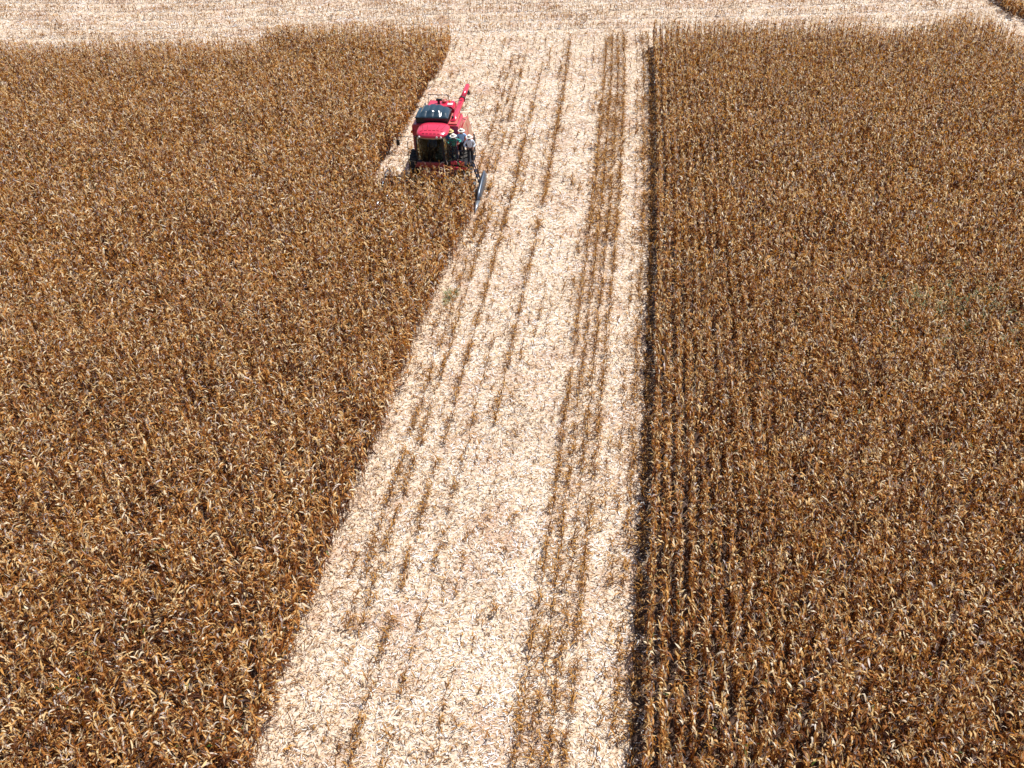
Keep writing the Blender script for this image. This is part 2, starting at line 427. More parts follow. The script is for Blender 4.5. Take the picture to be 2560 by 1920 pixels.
# ---------------------------------------------------------------- mesh builder for made things
class MB:
    def __init__(s): s.bm = bmesh.new()
    def box(s, c, size, rot=None, taper=None):
        vs = []
        for dz in (-.5, .5):
            for dx, dy in ((-.5, -.5), (.5, -.5), (.5, .5), (-.5, .5)):
                k = taper if (taper and dz > 0) else 1
                v = Vector((dx*size[0]*k, dy*size[1]*k, dz*size[2]))
                if rot: v = rot @ v
                vs.append(s.bm.verts.new(v+Vector(c)))
        for f in ((3, 2, 1, 0), (4, 5, 6, 7), (0, 1, 5, 4), (1, 2, 6, 5), (2, 3, 7, 6), (3, 0, 4, 7)):
            s.bm.faces.new([vs[i] for i in f])
        return s
    def tube(s, pts, r, n=8, cap=True):
        pts = [Vector(p) for p in pts]; rs = r if isinstance(r, (list, tuple)) else [r]*len(pts)
        prev = None
        for i, p in enumerate(pts):
            d = (pts[min(i+1, len(pts)-1)]-pts[max(i-1, 0)]).normalized()
            up = Vector((0, 0, 1)) if abs(d.z) < .95 else Vector((0, 1, 0))
            a = d.cross(up).normalized(); b = a.cross(d)
            ring = [s.bm.verts.new(p+(a*math.cos(t)+b*math.sin(t))*rs[i]) for t in [2*math.pi*k/n for k in range(n)]]
            if prev:
                for k in range(n): s.bm.faces.new([prev[k], prev[(k+1) % n], ring[(k+1) % n], ring[k]])
            elif cap: s.bm.faces.new(ring[::-1])
            prev = ring
        if cap: s.bm.faces.new(prev)
        return s
    def prism(s, poly, axis, a, b):
        """poly in the plane across `axis` ('x': (y,z), 'y': (x,z), 'z': (x,y)) pulled from a to b"""
        def mk(p, t): return {'x': (t, p[0], p[1]), 'y': (p[0], t, p[1]), 'z': (p[0], p[1], t)}[axis]
        A = [s.bm.verts.new(mk(p, a)) for p in poly]; B = [s.bm.verts.new(mk(p, b)) for p in poly]
        n = len(poly)
        s.bm.faces.new(A); s.bm.faces.new(B[::-1])
        for i in range(n): s.bm.faces.new([A[i], B[i], B[(i+1) % n], A[(i+1) % n]])
        return s
    def grid(s, fn, nu, nv, both=0):
        vs = [[s.bm.verts.new(fn(i/nu, j/nv)) for j in range(nv+1)] for i in range(nu+1)]
        for i in range(nu):
            for j in range(nv): s.bm.faces.new([vs[i][j], vs[i+1][j], vs[i+1][j+1], vs[i][j+1]])
        return s
    def lathe(s, prof, c=(0, 0, 0), n=20, axis='z', sx=1, sy=1):
        prev = None
        for r, z in prof:
            ring = []
            for k in range(n):
                t = 2*math.pi*k/n; a, b = r*math.cos(t)*sx, r*math.sin(t)*sy
                v = {'z': (a, b, z), 'x': (z, a, b), 'y': (a, z, b)}[axis]
                ring.append(s.bm.verts.new(Vector(v)+Vector(c)))
            if prev:
                for k in range(n): s.bm.faces.new([prev[k], prev[(k+1) % n], ring[(k+1) % n], ring[k]])
            else: first = ring
            prev = ring
        s.bm.faces.new(first[::-1]); s.bm.faces.new(prev)
        return s
    def build(s, name, m, parent=None, bevel=0, smooth=False, solid=0):
        bmesh.ops.recalc_face_normals(s.bm, faces=s.bm.faces)
        me = bpy.data.meshes.new(name); s.bm.to_mesh(me); s.bm.free(); me.materials.append(m)
        if smooth:
            for p in me.polygons: p.use_smooth = True
        o = bpy.data.objects.new(name, me); COL.objects.link(o)
        if parent: o.parent = parent
        if solid:
            md = o.modifiers.new('solid', 'SOLIDIFY'); md.thickness = solid
        if bevel:
            md = o.modifiers.new('bevel', 'BEVEL'); md.width = bevel; md.segments = 2; md.limit_method = 'ANGLE'
        return o

M_red = mat('red_paint', (.66, .018, .062), .30, noise=((.50, .04, .07), 2.5, .35, .75), coat=.5)
M_redd = mat('dusty_red_paint', (.50, .045, .05), .5, noise=((.42, .16, .11), 3, .35, .75))
M_blk = mat('black_plastic', (.012, .013, .016), .35, noise=((.03, .028, .028), 5, .3, .8))
M_tarp = mat('dark_tank_cover', (.015, .035, .055), .17, noise=((.03, .055, .07), 3, .3, .8), coat=.6)
M_rub = mat('tyre_rubber', (.035, .032, .03), .8, noise=((.10, .075, .055), 6, .4, .8), bump=.3)
M_met = mat('grey_steel', (.30, .31, .33), .38, metal=.7, noise=((.20, .19, .19), 8, .3, .8))
M_div = mat('worn_grey_divider', (.10, .13, .18), .33, metal=.55, noise=((.17, .18, .20), 7, .35, .8))
M_tip = mat('polished_steel', (.55, .60, .66), .22, metal=.8)
M_rail = mat('dark_rail_paint', (.012, .014, .03), .4)
M_or = mat('orange_lens', (.85, .16, .02), .2)
M_lamp = mat('lamp_glass', (.75, .75, .72), .1)
M_groove = mat('dark_seam', (.14, .01, .02), .6)
M_rim = mat('dusty_rim', (.45, .35, .22), .5)
M_seat = mat('dark_fabric', (.02, .022, .025), .9)
def glass(name, c):
    m = bpy.data.materials.new(name); m.use_nodes = True; n = m.node_tree.nodes; l = m.node_tree.links
    out = n['Material Output']; n.remove(n['Principled BSDF'])
    t = n.new('ShaderNodeBsdfTransparent'); t.inputs[0].default_value = (*c, 1)
    g = n.new('ShaderNodeBsdfGlossy'); g.inputs['Roughness'].default_value = .03; g.inputs['Color'].default_value = (.5, .62, .66, 1)
    fr = n.new('ShaderNodeFresnel'); fr.inputs[0].default_value = 1.5
    mx = n.new('ShaderNodeMixShader'); l.new(fr.outputs[0], mx.inputs[0]); l.new(t.outputs[0], mx.inputs[1]); l.new(g.outputs[0], mx.inputs[2])
    l.new(mx.outputs[0], out.inputs[0]); return m
M_glass = glass('tinted_cab_glass', (.24, .34, .36))
M_glassd = glass('pale_door_glass', (.55, .76, .74))

# ---------------------------------------------------------------- the harvester (local: +x to the photo's right, +y to its rear)
HV = empty('combine_harvester', MACH, MYAW)
tag(HV, 'red combine harvester with black tank cover cutting into the standing maize', 'combine harvester')

# corn head
hd = MB(); hd.box((-.15, .22, .62), (5.4, .34, .55)); hd.box((-.15, .0, .42), (5.35, .5, .22))
hd = hd.build('header', M_met, HV, bevel=.02)
b = MB(); b.tube([(-2.8, .02, .80), (2.5, .02, .80)], .17, 12); b.build('cross_auger', M_blk, hd)
b = MB(); b.box((-.15, .42, .98), (5.4, .08, .12)); b.build('header_beam', M_rail, hd)
for i in range(1, 10):
    x = -2.95+i*.5
    s = MB(); s.tube([(x, -.1, .55), (x, -.7, .52), (x, -1.35, .32), (x, -1.8, .10)], [.14, .14, .09, .015], 8)
    s.build('row_snout', M_div, hd, smooth=True)
def divider(x, tall):
    s = MB()
    prof = [(yy+.85, a_, b_) for yy, a_, b_ in [(1.15, .72*tall, .05), (.95, .86*tall, .14), (.5, .90*tall, .17), (-.3, .80*tall, .17), (-1.1, .62*tall, .145), (-1.75, .42*tall, .10)]]
    prev = None; n = 12
    for (y, zt, r) in prof:
        ring = []
        for k in range(n):
            t = 2*math.pi*k/n; zz = zt/2+math.sin(t)*zt/2*.98+.04; xx = x+math.cos(t)*r
            ring.append(s.bm.verts.new((xx, y, zz)))
        if prev:
            for k in range(n): s.bm.faces.new([prev[k], prev[(k+1) % n], ring[(k+1) % n], ring[k]])
        else: s.bm.faces.new(ring)
        prev = ring
    s.bm.faces.new(prev)
    o = s.build('divider', M_div, hd, smooth=True)
    t = MB(); t.tube([(x, -.85, .24*tall), (x, -1.4, .17*tall), (x, -1.95, .06)], [.13*tall, .09, .015], 10); t.build('divider_tip', M_tip, o, smooth=True)
divider(2.82, 1.08); divider(-2.95, 1.05)
b = MB(); b.tube([(2.82, 1.4, 1.0), (2.82, .5, .90), (2.82, -.2, .72)], [.02, .03, .02], 6); b.build('wear_strip', M_blk, hd)

# feeder house
b = MB(); b.prism([(.4, .35), (.4, 1.05), (3.0, 1.9), (3.0, 1.0)], 'x', -.65, .65); b.build('feeder_house', M_redd, HV, bevel=.02)

# chassis, body
b = MB(); b.prism([(2.5, 1.05), (2.5, 3.1), (4.9, 3.1), (5.1, 2.5), (6.6, 2.2), (7.0, 1.5), (6.2, 1.05)], 'x', -1.32, 1.12); body = b.build('body', M_red, HV, bevel=.04)
# side shields
b = MB(); b.box((-1.46, 4.4, 1.95), (.06, 3.6, 1.7)); b.build('side_shield', M_red, HV, bevel=.02)
rt = Matrix.Rotation(math.radians(-12), 3, 'Y')
b = MB(); b.box((1.50, 4.3, 2.2), (.05, 1.9, 1.4), rt); b.box((1.50, 4.3, 2.2), (.09, .06, 1.3), rt); ss_ = b.build('side_shield', mat('faded_red_paint', (.52, .12, .10), .45, noise=((.45, .30, .20), 2.2, .4, .6)), HV, bevel=.02)
ss_['label'] = 'side shield swung out, pinkish dusty red'
for pts in ([(1.1, 3.5, 2.8), (1.40, 3.6, 2.74)], [(1.1, 4.9, 2.8), (1.40, 4.9, 2.74)]):
    b = MB(); b.tube(pts, .03); b.build('shield_hinge', M_blk, HV)
b = MB(); b.tube([(1.1, 3.4, 1.9), (1.55, 3.5, 1.6)], .03); b.build('shield_strut', M_redd, HV)
b = MB(); b.box((1.24, 3.2, 1.9), (.16, .5, .9)); b.build('drive_cover', M_blk, HV)
for pr, py, pz in ((.33, 4.0, 1.9), (.18, 4.8, 2.3)):
    b = MB(); b.lathe([(pr, -.06), (pr, .06)], (1.23, py, pz), 18, 'x'); b.build('drive_pulley', M_blk, HV)
# front wall of the body beside the cab
b = MB(); b.box((-1.13, 2.44, 2.15), (.62, .10, 1.9)); b.build('front_panel', M_redd, HV, bevel=.02)
# grain tank shoulders
b = MB()
b.prism([(-1.46, 2.72), (-1.46, 3.34), (-1.36, 3.42), (1.2, 3.42), (1.30, 3.34), (1.30, 2.72)], 'y', 2.35, 4.05)
tank = b.build('grain_tank', M_red, HV, bevel=.03)
b = MB(); b.box((-.08, 2.335, 3.385), (2.7, .02, .035)); b.build('tank_trim', M_redd, tank)
# black extension and cover
x0, x1, y0, y1 = -1.20, .62, 2.55, 3.85
b = MB()
b.prism([(x0, 3.425), (x0-.05, 3.78), (x1+.05, 3.78), (x1, 3.425)], 'y', y0, y0+.05)
b.prism([(x0, 3.425), (x0-.05, 3.78), (x1+.05, 3.78), (x1, 3.425)], 'y', y1-.05, y1)
b.prism([(y0+.05, 3.425), (y0+.05, 3.78), (y1-.05, 3.78), (y1-.05, 3.425)], 'x', x0-.03, x0+.02)
b.prism([(y0+.05, 3.425), (y0+.05, 3.78), (y1-.05, 3.78), (y1-.05, 3.425)], 'x', x1-.02, x1+.03)
b.build('tank_extension', M_blk, tank)
def cover(u, v):
    x = x0-.07+(x1-x0+.14)*u; y = y0-.04+(y1-y0+.08)*v
    arch = math.sin(math.pi*u)**.75*(.16+.20*v)+.0
    hip = min(1, v*3.2, (1-v)*6+.15)
    rib = .075*abs(math.cos(math.pi*4.5*u))**1.0*math.sin(math.pi*v)**.4 if 0 < v < 1 else 0
    return (x, y, 3.785+arch*hip+rib*(1 if .02 < u < .98 else 0))
b = MB(); b.grid(cover, 72, 24); b.build('tank_cover', M_tarp, tank, smooth=True, solid=.02)
b = MB(); b.tube([(x0-.09, y0-.06, 3.77), (x1+.09, y0-.06, 3.77)], .025); b.build('cover_rim', M_blk, tank)
# engine deck
b = MB(); b.prism([(-.95, 3.0), (-.95, 3.72), (-.82, 3.88), (.62, 3.88), (.78, 3.7), (.78, 3.0)], 'y', 4.08, 5.0); eng = b.build('engine_hood', M_red, HV, bevel=.04)
b = MB(); b.tube([(-.22, 4.5, 3.86), (-.22, 4.5, 4.10)], .08, 10); b.tube([(-.36, 4.5, 4.10), (-.02, 4.5, 4.10)], .07, 10); b.build('exhaust', M_blk, eng)
b = MB(); b.lathe([(.13, 0), (.15, .12), (.05, .2)], (.10, 4.65, 3.88), 14); b.build('air_intake', M_redd, eng)
b = MB(); b.lathe([(.06, 0), (.07, .12), (.03, .17)], (.42, 4.6, 3.88), 12); b.build('beacon', M_or, eng)
b = MB(); b.box((.50, 4.35, 3.90), (.3, .25, .06)); b.build('hatch', M_lamp, eng)
def rail(pts, name='handrail', r=.022, par=HV):
    b = MB(); b.tube(pts, r, 6); return b.build(name, M_rail, par)
rail([(-.95, 5.0, 3.2), (-.95, 5.0, 4.2), (.3, 5.0, 4.2), (.3, 5.0, 3.6)])
rail([(.84, 4.3, 3.2), (.84, 4.3, 4.1), (1.2, 4.5, 4.12)])
rail([(.95, 4.2, 3.0), (.95, 4.2, 3.8), (.95, 5.0, 3.8), (.95, 5.0, 3.0)])
rail([(-1.15, 4.2, 3.0), (-1.15, 4.2, 3.7), (-1.15, 5.0, 3.7), (-1.15, 5.0, 3.0)])
# unloading auger
A0 = Vector((.93, 2.75, 3.46)); A1 = Vector((1.19, 6.6, 4.2)); dA = (A1-A0)
b = MB(); b.tube([A0-Vector((0, .0, .35)), A0+Vector((0, .05, .0)), A0+dA*.12, A0+dA*.62], [.2, .21, .165, .16], 16); au = b.build('unloading_auger', M_red, HV, smooth=True)
b = MB(); b.tube([A0+dA*.62, A1], [.15, .145], 16); b.build('auger_extension', M_red, au, smooth=True)
b = MB(); b.tube([A0+dA*.61, A0+dA*.63], .20, 16); b.build('auger_collar', M_blk, au)
b = MB(); b.tube([A0+dA*.90-Vector((-.05, 0, .08)), A0+dA*.93-Vector((-.12, 0, .34))], [.13, .11], 12); b.build('auger_spout', M_blk, au, smooth=True)
b = MB(); b.prism([(2.42, 3.43), (2.42, 3.50), (3.6, 3.66), (4.2, 3.43)], 'x', .72, 1.22); b.build('auger_shroud', M_redd, tank, bevel=.02)
b = MB(); b.tube([(.9, 2.9, 3.68), (.9, 2.9, 3.76)], .07, 8); b.build('auger_pivot', M_blk, au)

# cab
CY0, CY1, CZ0, CZ1 = .85, 2.32, 1.80, 3.30
CX, CW = -.17, .74
def cabfront(u):          # curved front in plan
    x = CX-CW+2*CW*u; return x, CY0+.16*(2*u-1)**2
b = MB(); b.grid(lambda u, v: (cabfront(u)[0], cabfront(u)[1]+.10*(1-v)*0-.06*v, CZ0+.02+(CZ1-CZ0-.02)*v), 14, 6)
cabg = b.build('windscreen', M_glass, HV, smooth=True)
b = MB(); b.prism([(-.95, 1.62), (-.95, 1.81), (.60, 1.81), (.60, 1.62)], 'y', CY0+.02, CY1); cab = b.build('cab_floor', M_blk, HV, bevel=.02)
for sx_ in (-1, 1):
    b = MB(); b.tube([(CX+sx_*(CW+.02), CY0+.17, CZ0), (CX+sx_*(CW+.02), CY0+.11, CZ1)], .045, 8); b.build('cab_pillar', M_blk, HV)
    b = MB(); b.tube([(CX+sx_*(CW+.02), CY1-.15, CZ0), (CX+sx_*(CW+.02), CY1-.15, CZ1)], .055, 8); b.build('cab_pillar', M_blk, HV)
b = MB(); b.box((CX, CY1+.02, 2.5), (1.5, .06, 1.45)); b.build('cab_rear_wall', M_blk, HV)
b = MB(); b.box((CX-CW-.02, 1.66, 2.55), (.015, 1.1, 1.45)); b.build('side_window', M_glass, HV)
b = MB(); b.box((CX, CY0-.02, 1.70), (1.55, .12, .16)); b.box((0, .95, 1.50), (2.2, .16, .16)); b.build('cab_apron', M_redd, HV, bevel=.02)
# roof: rounded shield with moulded lines
def rsup(t):
    c, s = math.cos(t), math.sin(t)
    e = .62
    return (abs(c)**e*(1 if c > 0 else -1), abs(s)**e*(1 if s > 0 else -1))
RW = .94
b = MB(); prof = [(.90, 3.36), (1.0, 3.42), (.985, 3.50), (.90, 3.575), (.72, 3.63), (.45, 3.66), (.2, 3.67), (.02, 3.672)]
prev = None; n = 40
for k, z in prof:
    ring = []
    for i in range(n):
        cx, cy = rsup(2*math.pi*i/n)
        ring.append(b.bm.verts.new((cx*RW*k, 1.52+cy*.92*k, z-.05*max(0, -cy)*k)))
    if prev:
        for i in range(n): b.bm.faces.new([prev[i], prev[(i+1) % n], ring[(i+1) % n], ring[i]])
    else: b.bm.faces.new(ring)
    prev = ring
b.bm.faces.new(prev)
roof = b.build('cab_roof', M_red, HV, smooth=True)
def rz(x, y):
    k = max(abs(x)/1.06, abs(y-1.52)/1.0)
    k2 = (abs(x/RW)**3.2+abs((y-1.52)/.92)**3.2)**(1/3.2)
    zs = [p[1] for p in prof[::-1]]; ks = [p[0] for p in prof[::-1]]
    return float(np.interp(k2, ks[:-1], zs[:-1]))-.05*max(0, -(y-1.52))
def groove(pts, rad):
    b = MB(); b.tube(pts, rad, 5); b.build('roof_groove', M_groove, roof)
for t0 in np.linspace(-.68, .52, 6):            # dashed oval line near the front
    groove([(x, .98+.10*(1-(x/.8)**2), rz(x, .98+.10*(1-(x/.8)**2))+.008) for x in np.linspace(t0, t0+.17, 4)], .012)
for t0 in np.linspace(-.52, .37, 5):
    groove([(x, .80-.05*(1-(x/.7)**2), rz(x, .80)+.008) for x in np.linspace(t0, t0+.15, 4)], .012)
for x in (-.52, -.28, .28, .52):                # moulded curves running back
    groove([(x*(1+.35*t), 1.15+t*.8, rz(x*(1+.35*t), 1.15+t*.8)+.004) for t in np.linspace(0, .8, 6)], .010)
for x in (-.66, .36, .6):
    b = MB(); b.tube([(x, .66, 3.41), (x, .59, 3.41)], .055, 10); b.build('work_lamp', M_lamp, roof)
b = MB(); b.tube([(x, .66+.2*abs(x/.8)**2.4, 3.31) for x in np.linspace(-.8, .8, 15)], .035, 6); b.build('roof_rim', M_rim, roof)
# open door, swung forward and out at the platform side
b = MB(); b.grid(lambda u, v: (.63+.76*u, .98-.16*math.sin(math.pi*u*.8)-.04*v, CZ0+.05+1.42*v), 8, 4); door = b.build('open_door', M_glassd, HV, smooth=True)
b = MB(); fr_ = [(.63+.76*u, .98-.16*math.sin(math.pi*u*.8)) for u in np.linspace(0, 1, 7)]
b.tube([(x, y, CZ0+.04) for x, y in fr_], .022, 6); b.tube([(x, y-.04, CZ0+1.48) for x, y in fr_], .022, 6)
b.tube([(1.39, fr_[-1][1], CZ0+.04), (1.39, fr_[-1][1]-.04, CZ0+1.48)], .025, 6); b.tube([(.63, .98, CZ0+.04), (.63, .94, CZ0+1.48)], .05, 6)
b.tube([(x, y-.03, CZ0+.72) for x, y in fr_], .014, 6)
b.build('door_frame', M_rail, door)
# inside the cab
b = MB(); b.box((CX, 1.85, 2.12), (.5, .5, .14)); b.box((CX, 2.12, 2.5), (.48, .14, .75)); b.build('driver_seat', M_seat, HV, bevel=.04)
b = MB(); b.tube([(CX, 1.15, 1.82), (CX, 1.3, 2.35)], .04); b.tube([(CX+.19*math.cos(t), 1.32+.17*math.sin(t)*.8, 2.38+.1*math.sin(t)) for t in np.linspace(0, 6.283, 13)], .016, 6); b.build('steering_wheel', M_blk, HV)
b = MB(); b.box((.36, 1.65, 2.25), (.2, .6, .5)); b.build('control_console', mat('grey_panel', (.18, .25, .24), .5), HV, bevel=.03)
b = MB(); b.box((.28, 1.2, 2.0), (.42, .3, .35)); b.build('cab_box', mat('teal_panel', (.05, .14, .12), .4), HV, bevel=.05)
# platform, rails, ladder at the right
b = MB(); b.box((1.48, 1.62, 1.62), (1.62, 1.4, .07)); plat = b.build('platform', M_blk, HV, bevel=.01)
b = MB(); b.box((1.22, .86, 1.80), (.36, .14, .2)); b.box((1.68, .86, 1.76), (.30, .12, .26)); b.box((1.45, .84, 1.46), (1.1, .10, .16)); b.build('step_box', M_red, plat, bevel=.02)
for pts in ([(.95, 1.0, 3.02), (1.78, 1.0, 3.0), (1.78, 1.0, 1.66)], [(1.35, .95, 2.5), (1.80, .95, 2.5)], [(1.40, .95, 1.66), (1.40, .95, 2.5)],
            [(2.26, 1.5, 1.66), (2.26, 1.5, 2.5), (2.26, 2.25, 2.5), (2.26, 2.25, 1.66)]):
    rail(pts, par=plat)
lad = MB()
for dx in (0, .42): lad.tube([(2.26, .95+dx, 1.7), (2.72, .80+dx, .45)], .03, 6)
for t in (.12, .36, .6, .84): lad.box((2.26+.46*t, 1.09-.15*t+.03, 1.7-1.25*t), (.16, .4, .035))
lad.build('ladder', M_rail, plat)
rail([(2.24, .9, 1.68), (2.38, .86, 2.3), (2.58, .8, 1.7), (2.80, .74, .55)], 'ladder_rail', .02, plat)
# mirror, left lamps
b = MB(); b.tube([(-.92, 1.0, 3.22), (-1.9, .9, 3.30), (-1.98, .88, 3.1)], .016, 6); mi = b.build('mirror_arm', M_rail, HV)
b = MB(); b.box((-1.98, .86, 2.92), (.2, .06, .36)); b.build('mirror', M_blk, mi, bevel=.03)
b = MB(); b.tube([(-1.45, 2.3, 3.02), (-1.45, 2.18, 3.02)], .07, 10); b.build('marker_lamp', M_or, HV)
b = MB(); b.tube([(-1.52, 1.2, 2.9), (-1.52, 1.2, 1.7), (-1.1, 1.2, 1.62)], .022, 6); b.build('grab_post', M_rim, HV)
# wheels
def wheel(x, y, r, wdt):
    b = MB(); h = wdt/2
    b.lathe([(r*.55, -h*.9), (r*.86, -h), (r*.97, -h*.8), (r, -h*.4), (r, h*.4), (r*.97, h*.8), (r*.86, h), (r*.55, h*.9)], (x, y, r), 36, 'x')
    for k in range(22):
        a = 2*math.pi*k/22
        for sgn in (-1, 1):
            aa = a+(.07 if sgn > 0 else 0)
            rot = Matrix.Rotation(-aa, 3, 'X')
            rot2 = rot @ Matrix.Rotation(sgn*.5, 3, 'Z')
            b.box(Vector((x+sgn*h*.45, y, r))+rot @ Vector((0, 0, r*1.0)), (h*.95, .07, .09), rot2)
    t = b.build('tyre', M_rub, whl := None or wheel_par)
    c = MB(); c.lathe([(r*.54, -h*.7), (r*.5, -h*.2), (r*.18, -h*.15), (r*.18, h*.15), (r*.5, h*.2), (r*.54, h*.7)], (x, y, r), 28, 'x'); c.build('rim', M_rim, wheel_par)
for (x, y, r, wd) in ((-1.40, 2.35, .88, .52), (1.62, 2.3, .92, .62), (-1.3, 6.2, .6, .42), (1.3, 6.2, .6, .42)):
    c = MB(); c.tube([(x*.72, y, r), (x*.98, y, r)], .14, 12); wheel_par = c.build('wheel', M_blk, HV)
    wheel(x, y, r, wd)
b = MB(); b.tube([(-1.4, 2.3, .92), (1.4, 2.3, .92)], .2, 10); b.build('axle', M_blk, HV)
b = MB(); b.tube([(-1.2, 6.2, .6), (1.2, 6.2, .6)], .1, 10); b.build('axle', M_blk, HV)

# ---------------------------------------------------------------- people
M_skin = mat('skin', (.34, .17, .11), .55)
M_hair = mat('dark_hair', (.02, .014, .01), .7)
M_black = mat('black_cloth', (.010, .011, .018), .85, noise=((.02, .02, .03), 9, .3, .8))
M_shoe = mat('dark_leather', (.03, .02, .015), .5)
M_hatw = mat('pale_straw_hat', (.78, .74, .66), .75, noise=((.66, .60, .50), 40, .4, .7))
M_hatt = mat('tan_straw_hat', (.70, .50, .20), .75, noise=((.6, .4, .16), 40, .4, .7))
M_band = mat('hat_band', (.05, .05, .06), .7)

def skin_obj(name, verts, edges, root, material, parent, sub=2):
    me = bpy.data.meshes.new(name); me.from_pydata([v[0] for v in verts], edges, []); me.materials.append(material)
    o = bpy.data.objects.new(name, me); COL.objects.link(o); o.parent = parent
    md = o.modifiers.new('skin', 'SKIN'); md.use_smooth_shade = True
    for i, v in enumerate(verts):
        sv = me.skin_vertices[0].data[i]; r = v[1]; sv.radius = r if isinstance(r, tuple) else (r, r); sv.use_root = (i == root)
    s2 = o.modifiers.new('sub', 'SUBSURF'); s2.levels = sub; s2.render_levels = sub
    return o

def person(loc, face, label, shirt, trousers, hatm, hands, lean=(0, 0), sitting=False, head_dn=.0, sleeve=.85, group='people riding on the harvester', step=.10):
    """face: heading of the body about z in degrees, 0 = looking to -y of the machine; hands: two points relative to the feet"""
    T = empty('person', loc, MYAW+math.radians(face)); tag(T, label, 'person', group)
    lx, ly = lean
    hipz = .93 if not sitting else .52
    def up(z): return Vector((lx*(z-hipz), ly*(z-hipz), z))
    dz = 0 if not sitting else -.41
    pel = Vector((0, 0, hipz)); wa = up(1.10+dz); ch = up(1.34+dz); nk = up(1.47+dz); hb = up(1.53+dz)+Vector((0, -.02, 0)); hc = up(1.62+dz)+Vector((0, -.03-head_dn, -head_dn*.4)); ht = up(1.70+dz)+Vector((0, -.02-head_dn, -head_dn*.5))
    V = []; Ed = []
    def add(p, r, par=None):
        V.append((tuple(p), r)); i = len(V)-1
        if par is not None: Ed.append((par, i))
        return i
    p0 = add(pel, (.15, .105)); p1 = add(wa, (.135, .10), p0); p2 = add(ch, (.16, .11), p1); p3 = add(nk, .055, p2); p4 = add(hb, .07, p3); p5 = add(hc, (.078, .095), p4); add(ht, (.055, .07), p5)
    add(hc+Vector((0, -.115, -.02)), .012, p5)                       # nose
    for sgn in (-1, 1): add(hc+Vector((sgn*.09, .01, -.01)), .014, p5)   # ears
    arms = []
    for sgn, hp in zip((-1, 1), hands):
        sh = ch+Vector((sgn*.175, 0, .06)); hp = Vector(hp)
        d = hp-sh; L = d.length; reach = .52
        if L > reach: hp = sh+d*(reach/L); d = hp-sh; L = reach
        mid = (sh+hp)/2; off = math.sqrt(max(0, (.28**2-(L/2)**2)))
        out = Vector((sgn*.75, .35, -.55)); out -= d*(out.dot(d)/d.length_squared); out.normalize()
        el = mid+out*off
        a = add(sh, .058, p2); e = add(el, .04, a); wv = add(hp, .026, e)
        hd_ = (hp-el).normalized(); pm = hp+hd_*.06; pa = add(pm, (.036, .02), wv)
        sd_ = hd_.cross(Vector((0, 0, 1)));
        sd_ = Vector((1, 0, 0)) if sd_.length < .1 else sd_.normalized()
        dn = hd_.cross(sd_).normalized()
        if dn.z > 0: dn = -dn
        for q, fl in zip((-1.5, -.5, .5, 1.5), (.055, .07, .075, .065)):
            f1 = add(pm+hd_*.045+sd_*(q*.019), .009, pa); f2 = add(pm+hd_*(.045+fl*.55)+sd_*(q*.020)+dn*.012, .008, f1); add(pm+hd_*(.045+fl*.8)+sd_*(q*.020)+dn*.035, .007, f2)
        th = add(pm+hd_*.0+sd_*(-.045)*sgn, .011, pa); add(pm+hd_*.03+sd_*(-.062)*sgn+dn*.015, .009, th)
        arms.append((sh, el, hp))
    legs = []
    for sgn in (-1, 1):
        h = Vector((sgn*.09, 0, hipz-.05))
        if sitting: kn = Vector((sgn*.13, -.42, .50)); an = Vector((sgn*.13, -.46, .09)); to = Vector((sgn*.14, -.60, .04))
        else:
            yy = step*sgn; kn = Vector((sgn*.11, yy*.5-.03, .50)); an = Vector((sgn*.12, yy, .09)); to = Vector((sgn*.14, yy-.15, .04))
        a = add(h, .085, p0); k = add(kn, .058, a); n_ = add(an, .042, k); add(to, .035, n_)
        legs.append((h, kn, an, to))
    body = skin_obj('body', V, Ed, 0, M_skin, T)
    # shirt
    V = []; Ed = []
    s0 = add(pel+Vector((0, 0, -.02)), (.165, .125)); s1 = add(wa, (.155, .12), s0); s2 = add(ch, (.178, .13), s1); add(nk+Vector((0, 0, -.03)), (.07, .07), s2)
    for sh, el, hp in arms:
        a = add(sh, .07, s2); e = add(el, .054, a)
        if sleeve > .5: add(el+(hp-el)*sleeve, .042, e)
    skin_obj('shirt', V, Ed, 0, shirt, T)
    V = []; Ed = []
    t0 = add(pel+Vector((0, 0, .02)), (.155, .118))
    for h, kn, an, to in legs:
        a = add(h, .10, t0); k = add(kn, .078, a); add(an+Vector((0, 0, .02)), .068, k)
    skin_obj('trousers', V, Ed, 0, trousers, T)
    for h, kn, an, to in legs:
        b = MB(); b.lathe([(.045, .0), (.055, .01), (.055, .05), (.04, .09)], (an+to)/2+Vector((0, .0, -.06)), 14, 'z', .95, 2.1); b.build('shoe', M_shoe, T, smooth=True)
    # hair and hat
    b = MB(); b.lathe([(.088, -.03), (.098, .02), (.09, .06), (.05, .1)], hc+Vector((0, .012, 0)), 16, 'z', .95, 1.1); b.build('hair', M_hair, T, smooth=True)
    if hatm:
        c = hc+Vector((0, .0, .055))
        b = MB(); b.lathe([(.10, -.012), (.205, -.022), (.215, .0), (.205, .004), (.112, .012), (.104, .085), (.085, .115), (.04, .105)], c, 24, 'z', .95, 1.1)
        hat = b.build('hat', hatm, T, smooth=True)
        b = MB(); b.lathe([(.114, .012), (.112, .045)], c, 24, 'z', .96, 1.11); b.build('hat_band', M_band, hat)
    return T
FL = 1.655
C_blue = mat('light_blue_shirt', (.34, .55, .88), .8, noise=((.42, .56, .78), 6, .3, .7))
C_white = mat('pale_grey_blue_shirt', (.84, .88, .95), .8, noise=((.7, .76, .88), 6, .3, .7))
C_green = mat('sea_green_shirt', (.03, .30, .27), .8, noise=((.06, .38, .34), 6, .3, .7))
C_dblue = mat('blue_shirt', (.05, .20, .48), .8, noise=((.08, .26, .55), 6, .3, .7))
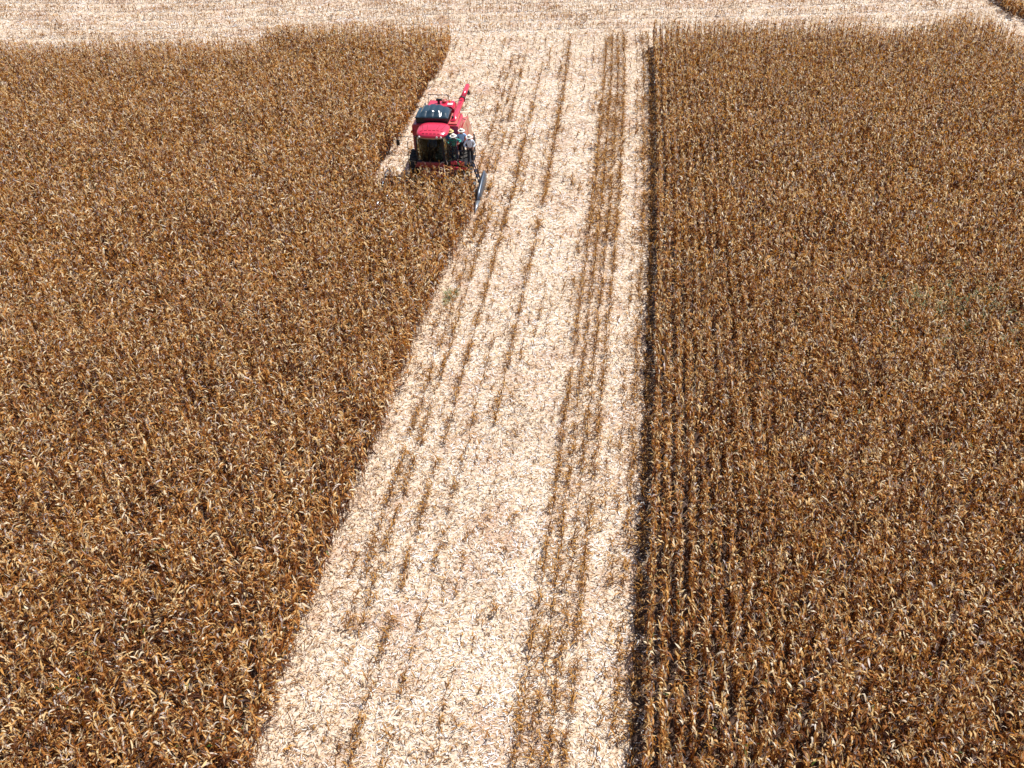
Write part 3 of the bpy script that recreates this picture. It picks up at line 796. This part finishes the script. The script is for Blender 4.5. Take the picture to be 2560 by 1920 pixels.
C_cab = mat('mid_blue_shirt', (.04, .16, .34), .8)
C_jean = mat('dark_jeans', (.015, .025, .06), .85)
person(mloc(2.14, 1.22, FL), 18, 'person in pale grey-blue shirt and black trousers, rightmost on the harvester platform', C_white, M_black, M_hatw, ((-.22, -.32, 1.10), (.16, -.26, 1.02)), lean=(-.04, -.12), head_dn=.03)
person(mloc(1.52, 2.0, FL), 25, 'person in light blue shirt and white hat, at the back against the red tank', C_blue, M_black, M_hatw, ((-.25, -.2, 1.1), (.22, -.30, 1.15)), lean=(0, -.06), head_dn=.02)
person(mloc(1.20, 1.40, FL), -10, 'person in sea-green shirt leaning on the rail behind the open cab door, pale hat', C_green, C_jean, M_hatw, ((-.2, -.35, 1.18), (.38, -.20, 1.25)), lean=(.08, -.22), head_dn=.05)
person(mloc(.92, 1.85, FL), 10, 'person in tan hat and blue shirt half hidden beside the cab roof', C_dblue, C_jean, M_hatt, ((-.2, -.3, 1.1), (.2, -.33, 1.05)), lean=(0, -.1))
person(mloc(CX, 1.85, 1.70), 0, 'person in dark blue shirt sitting at the wheel inside the cab', C_cab, C_jean, None, ((-.17, -.5, .72), (.17, -.5, .72)), sitting=True)

# ---------------------------------------------------------------- weeds and loose bits
M_weed = leaf_mat('green_weed_leaf', [(0, (.20, .26, .12)), (.5, (.32, .37, .20)), (1, (.46, .46, .24))], .3)
def weed(p, r, h, n, name='weed'):
    sp = Soup()
    a = RNG.uniform(0, 6.283, n); rr = r*.45*np.sqrt(RNG.random(n))
    base = np.stack([np.cos(a)*rr, np.sin(a)*rr, 0*a], 1)
    c, sv = ribbon_curve(base, a+RNG.normal(0, .6, n), RNG.uniform(.5, 1, n)*h, RNG.uniform(.014, .03, n), RNG.uniform(.6, 1.4, n), RNG.uniform(.4, 1.6, n), 4, [.6, 1, .8, .5, .1], RNG.normal(0, .6, n), .1)
    sp.ribbons(c, sv, RNG.random(n)); o = sp.build(name, M_weed); o.location = p; return o
tag(weed(at(1128, 738), .7, .38, 130), 'greyish green grassy weed clump growing at the edge of the left maize crop', 'weed')
tag(weed(at(1116, 757), .4, .3, 60), 'small yellow-green weed just below the larger greyish clump', 'weed')
sp = Soup()
cw = at(2400, 745, 1.7)
for dx, dy in RNG.normal(0, 1, (46, 2))*np.array([2.0, 1.6]):
    n = 14; a = RNG.uniform(0, 6.283, n)
    base = np.tile(np.array([[cw.x+dx, cw.y+dy, 0]]), (n, 1))+RNG.normal(0, .06, (n, 3))*np.array([1, 1, 0]); base[:, 2] = RNG.uniform(.9, 1.6, n)
    c, sv = ribbon_curve(base, a, RNG.uniform(.25, .5, n), RNG.uniform(.02, .05, n), RNG.uniform(.5, 1.4, n), RNG.uniform(.8, 2, n), 3, [.6, 1, .7, .1], RNG.normal(0, .8, n), .15)
    sp.ribbons(c, sv, RNG.random(n)*.7)
o = sp.build('green_weeds', M_weed); tag(o, 'faint green weeds growing up through the right maize crop', 'weeds', kind='stuff')
d = at(1475, 375); b = MB(); b.tube([(-.14, .04, .05), (.0, 0, .06), (.15, -.06, .05)], [.035, .04, .02], 8); b.box((.10, .12, .04), (.16, .07, .05), Matrix.Rotation(.5, 3, 'Z'))
o = b.build('plastic_scrap', mat('dark_blue_plastic', (.01, .02, .06), .3)); o.location = (d.x, d.y, .03)
tag(o, 'dark blue scrap lying on the pale straw beside the brown stubble rows', 'litter')
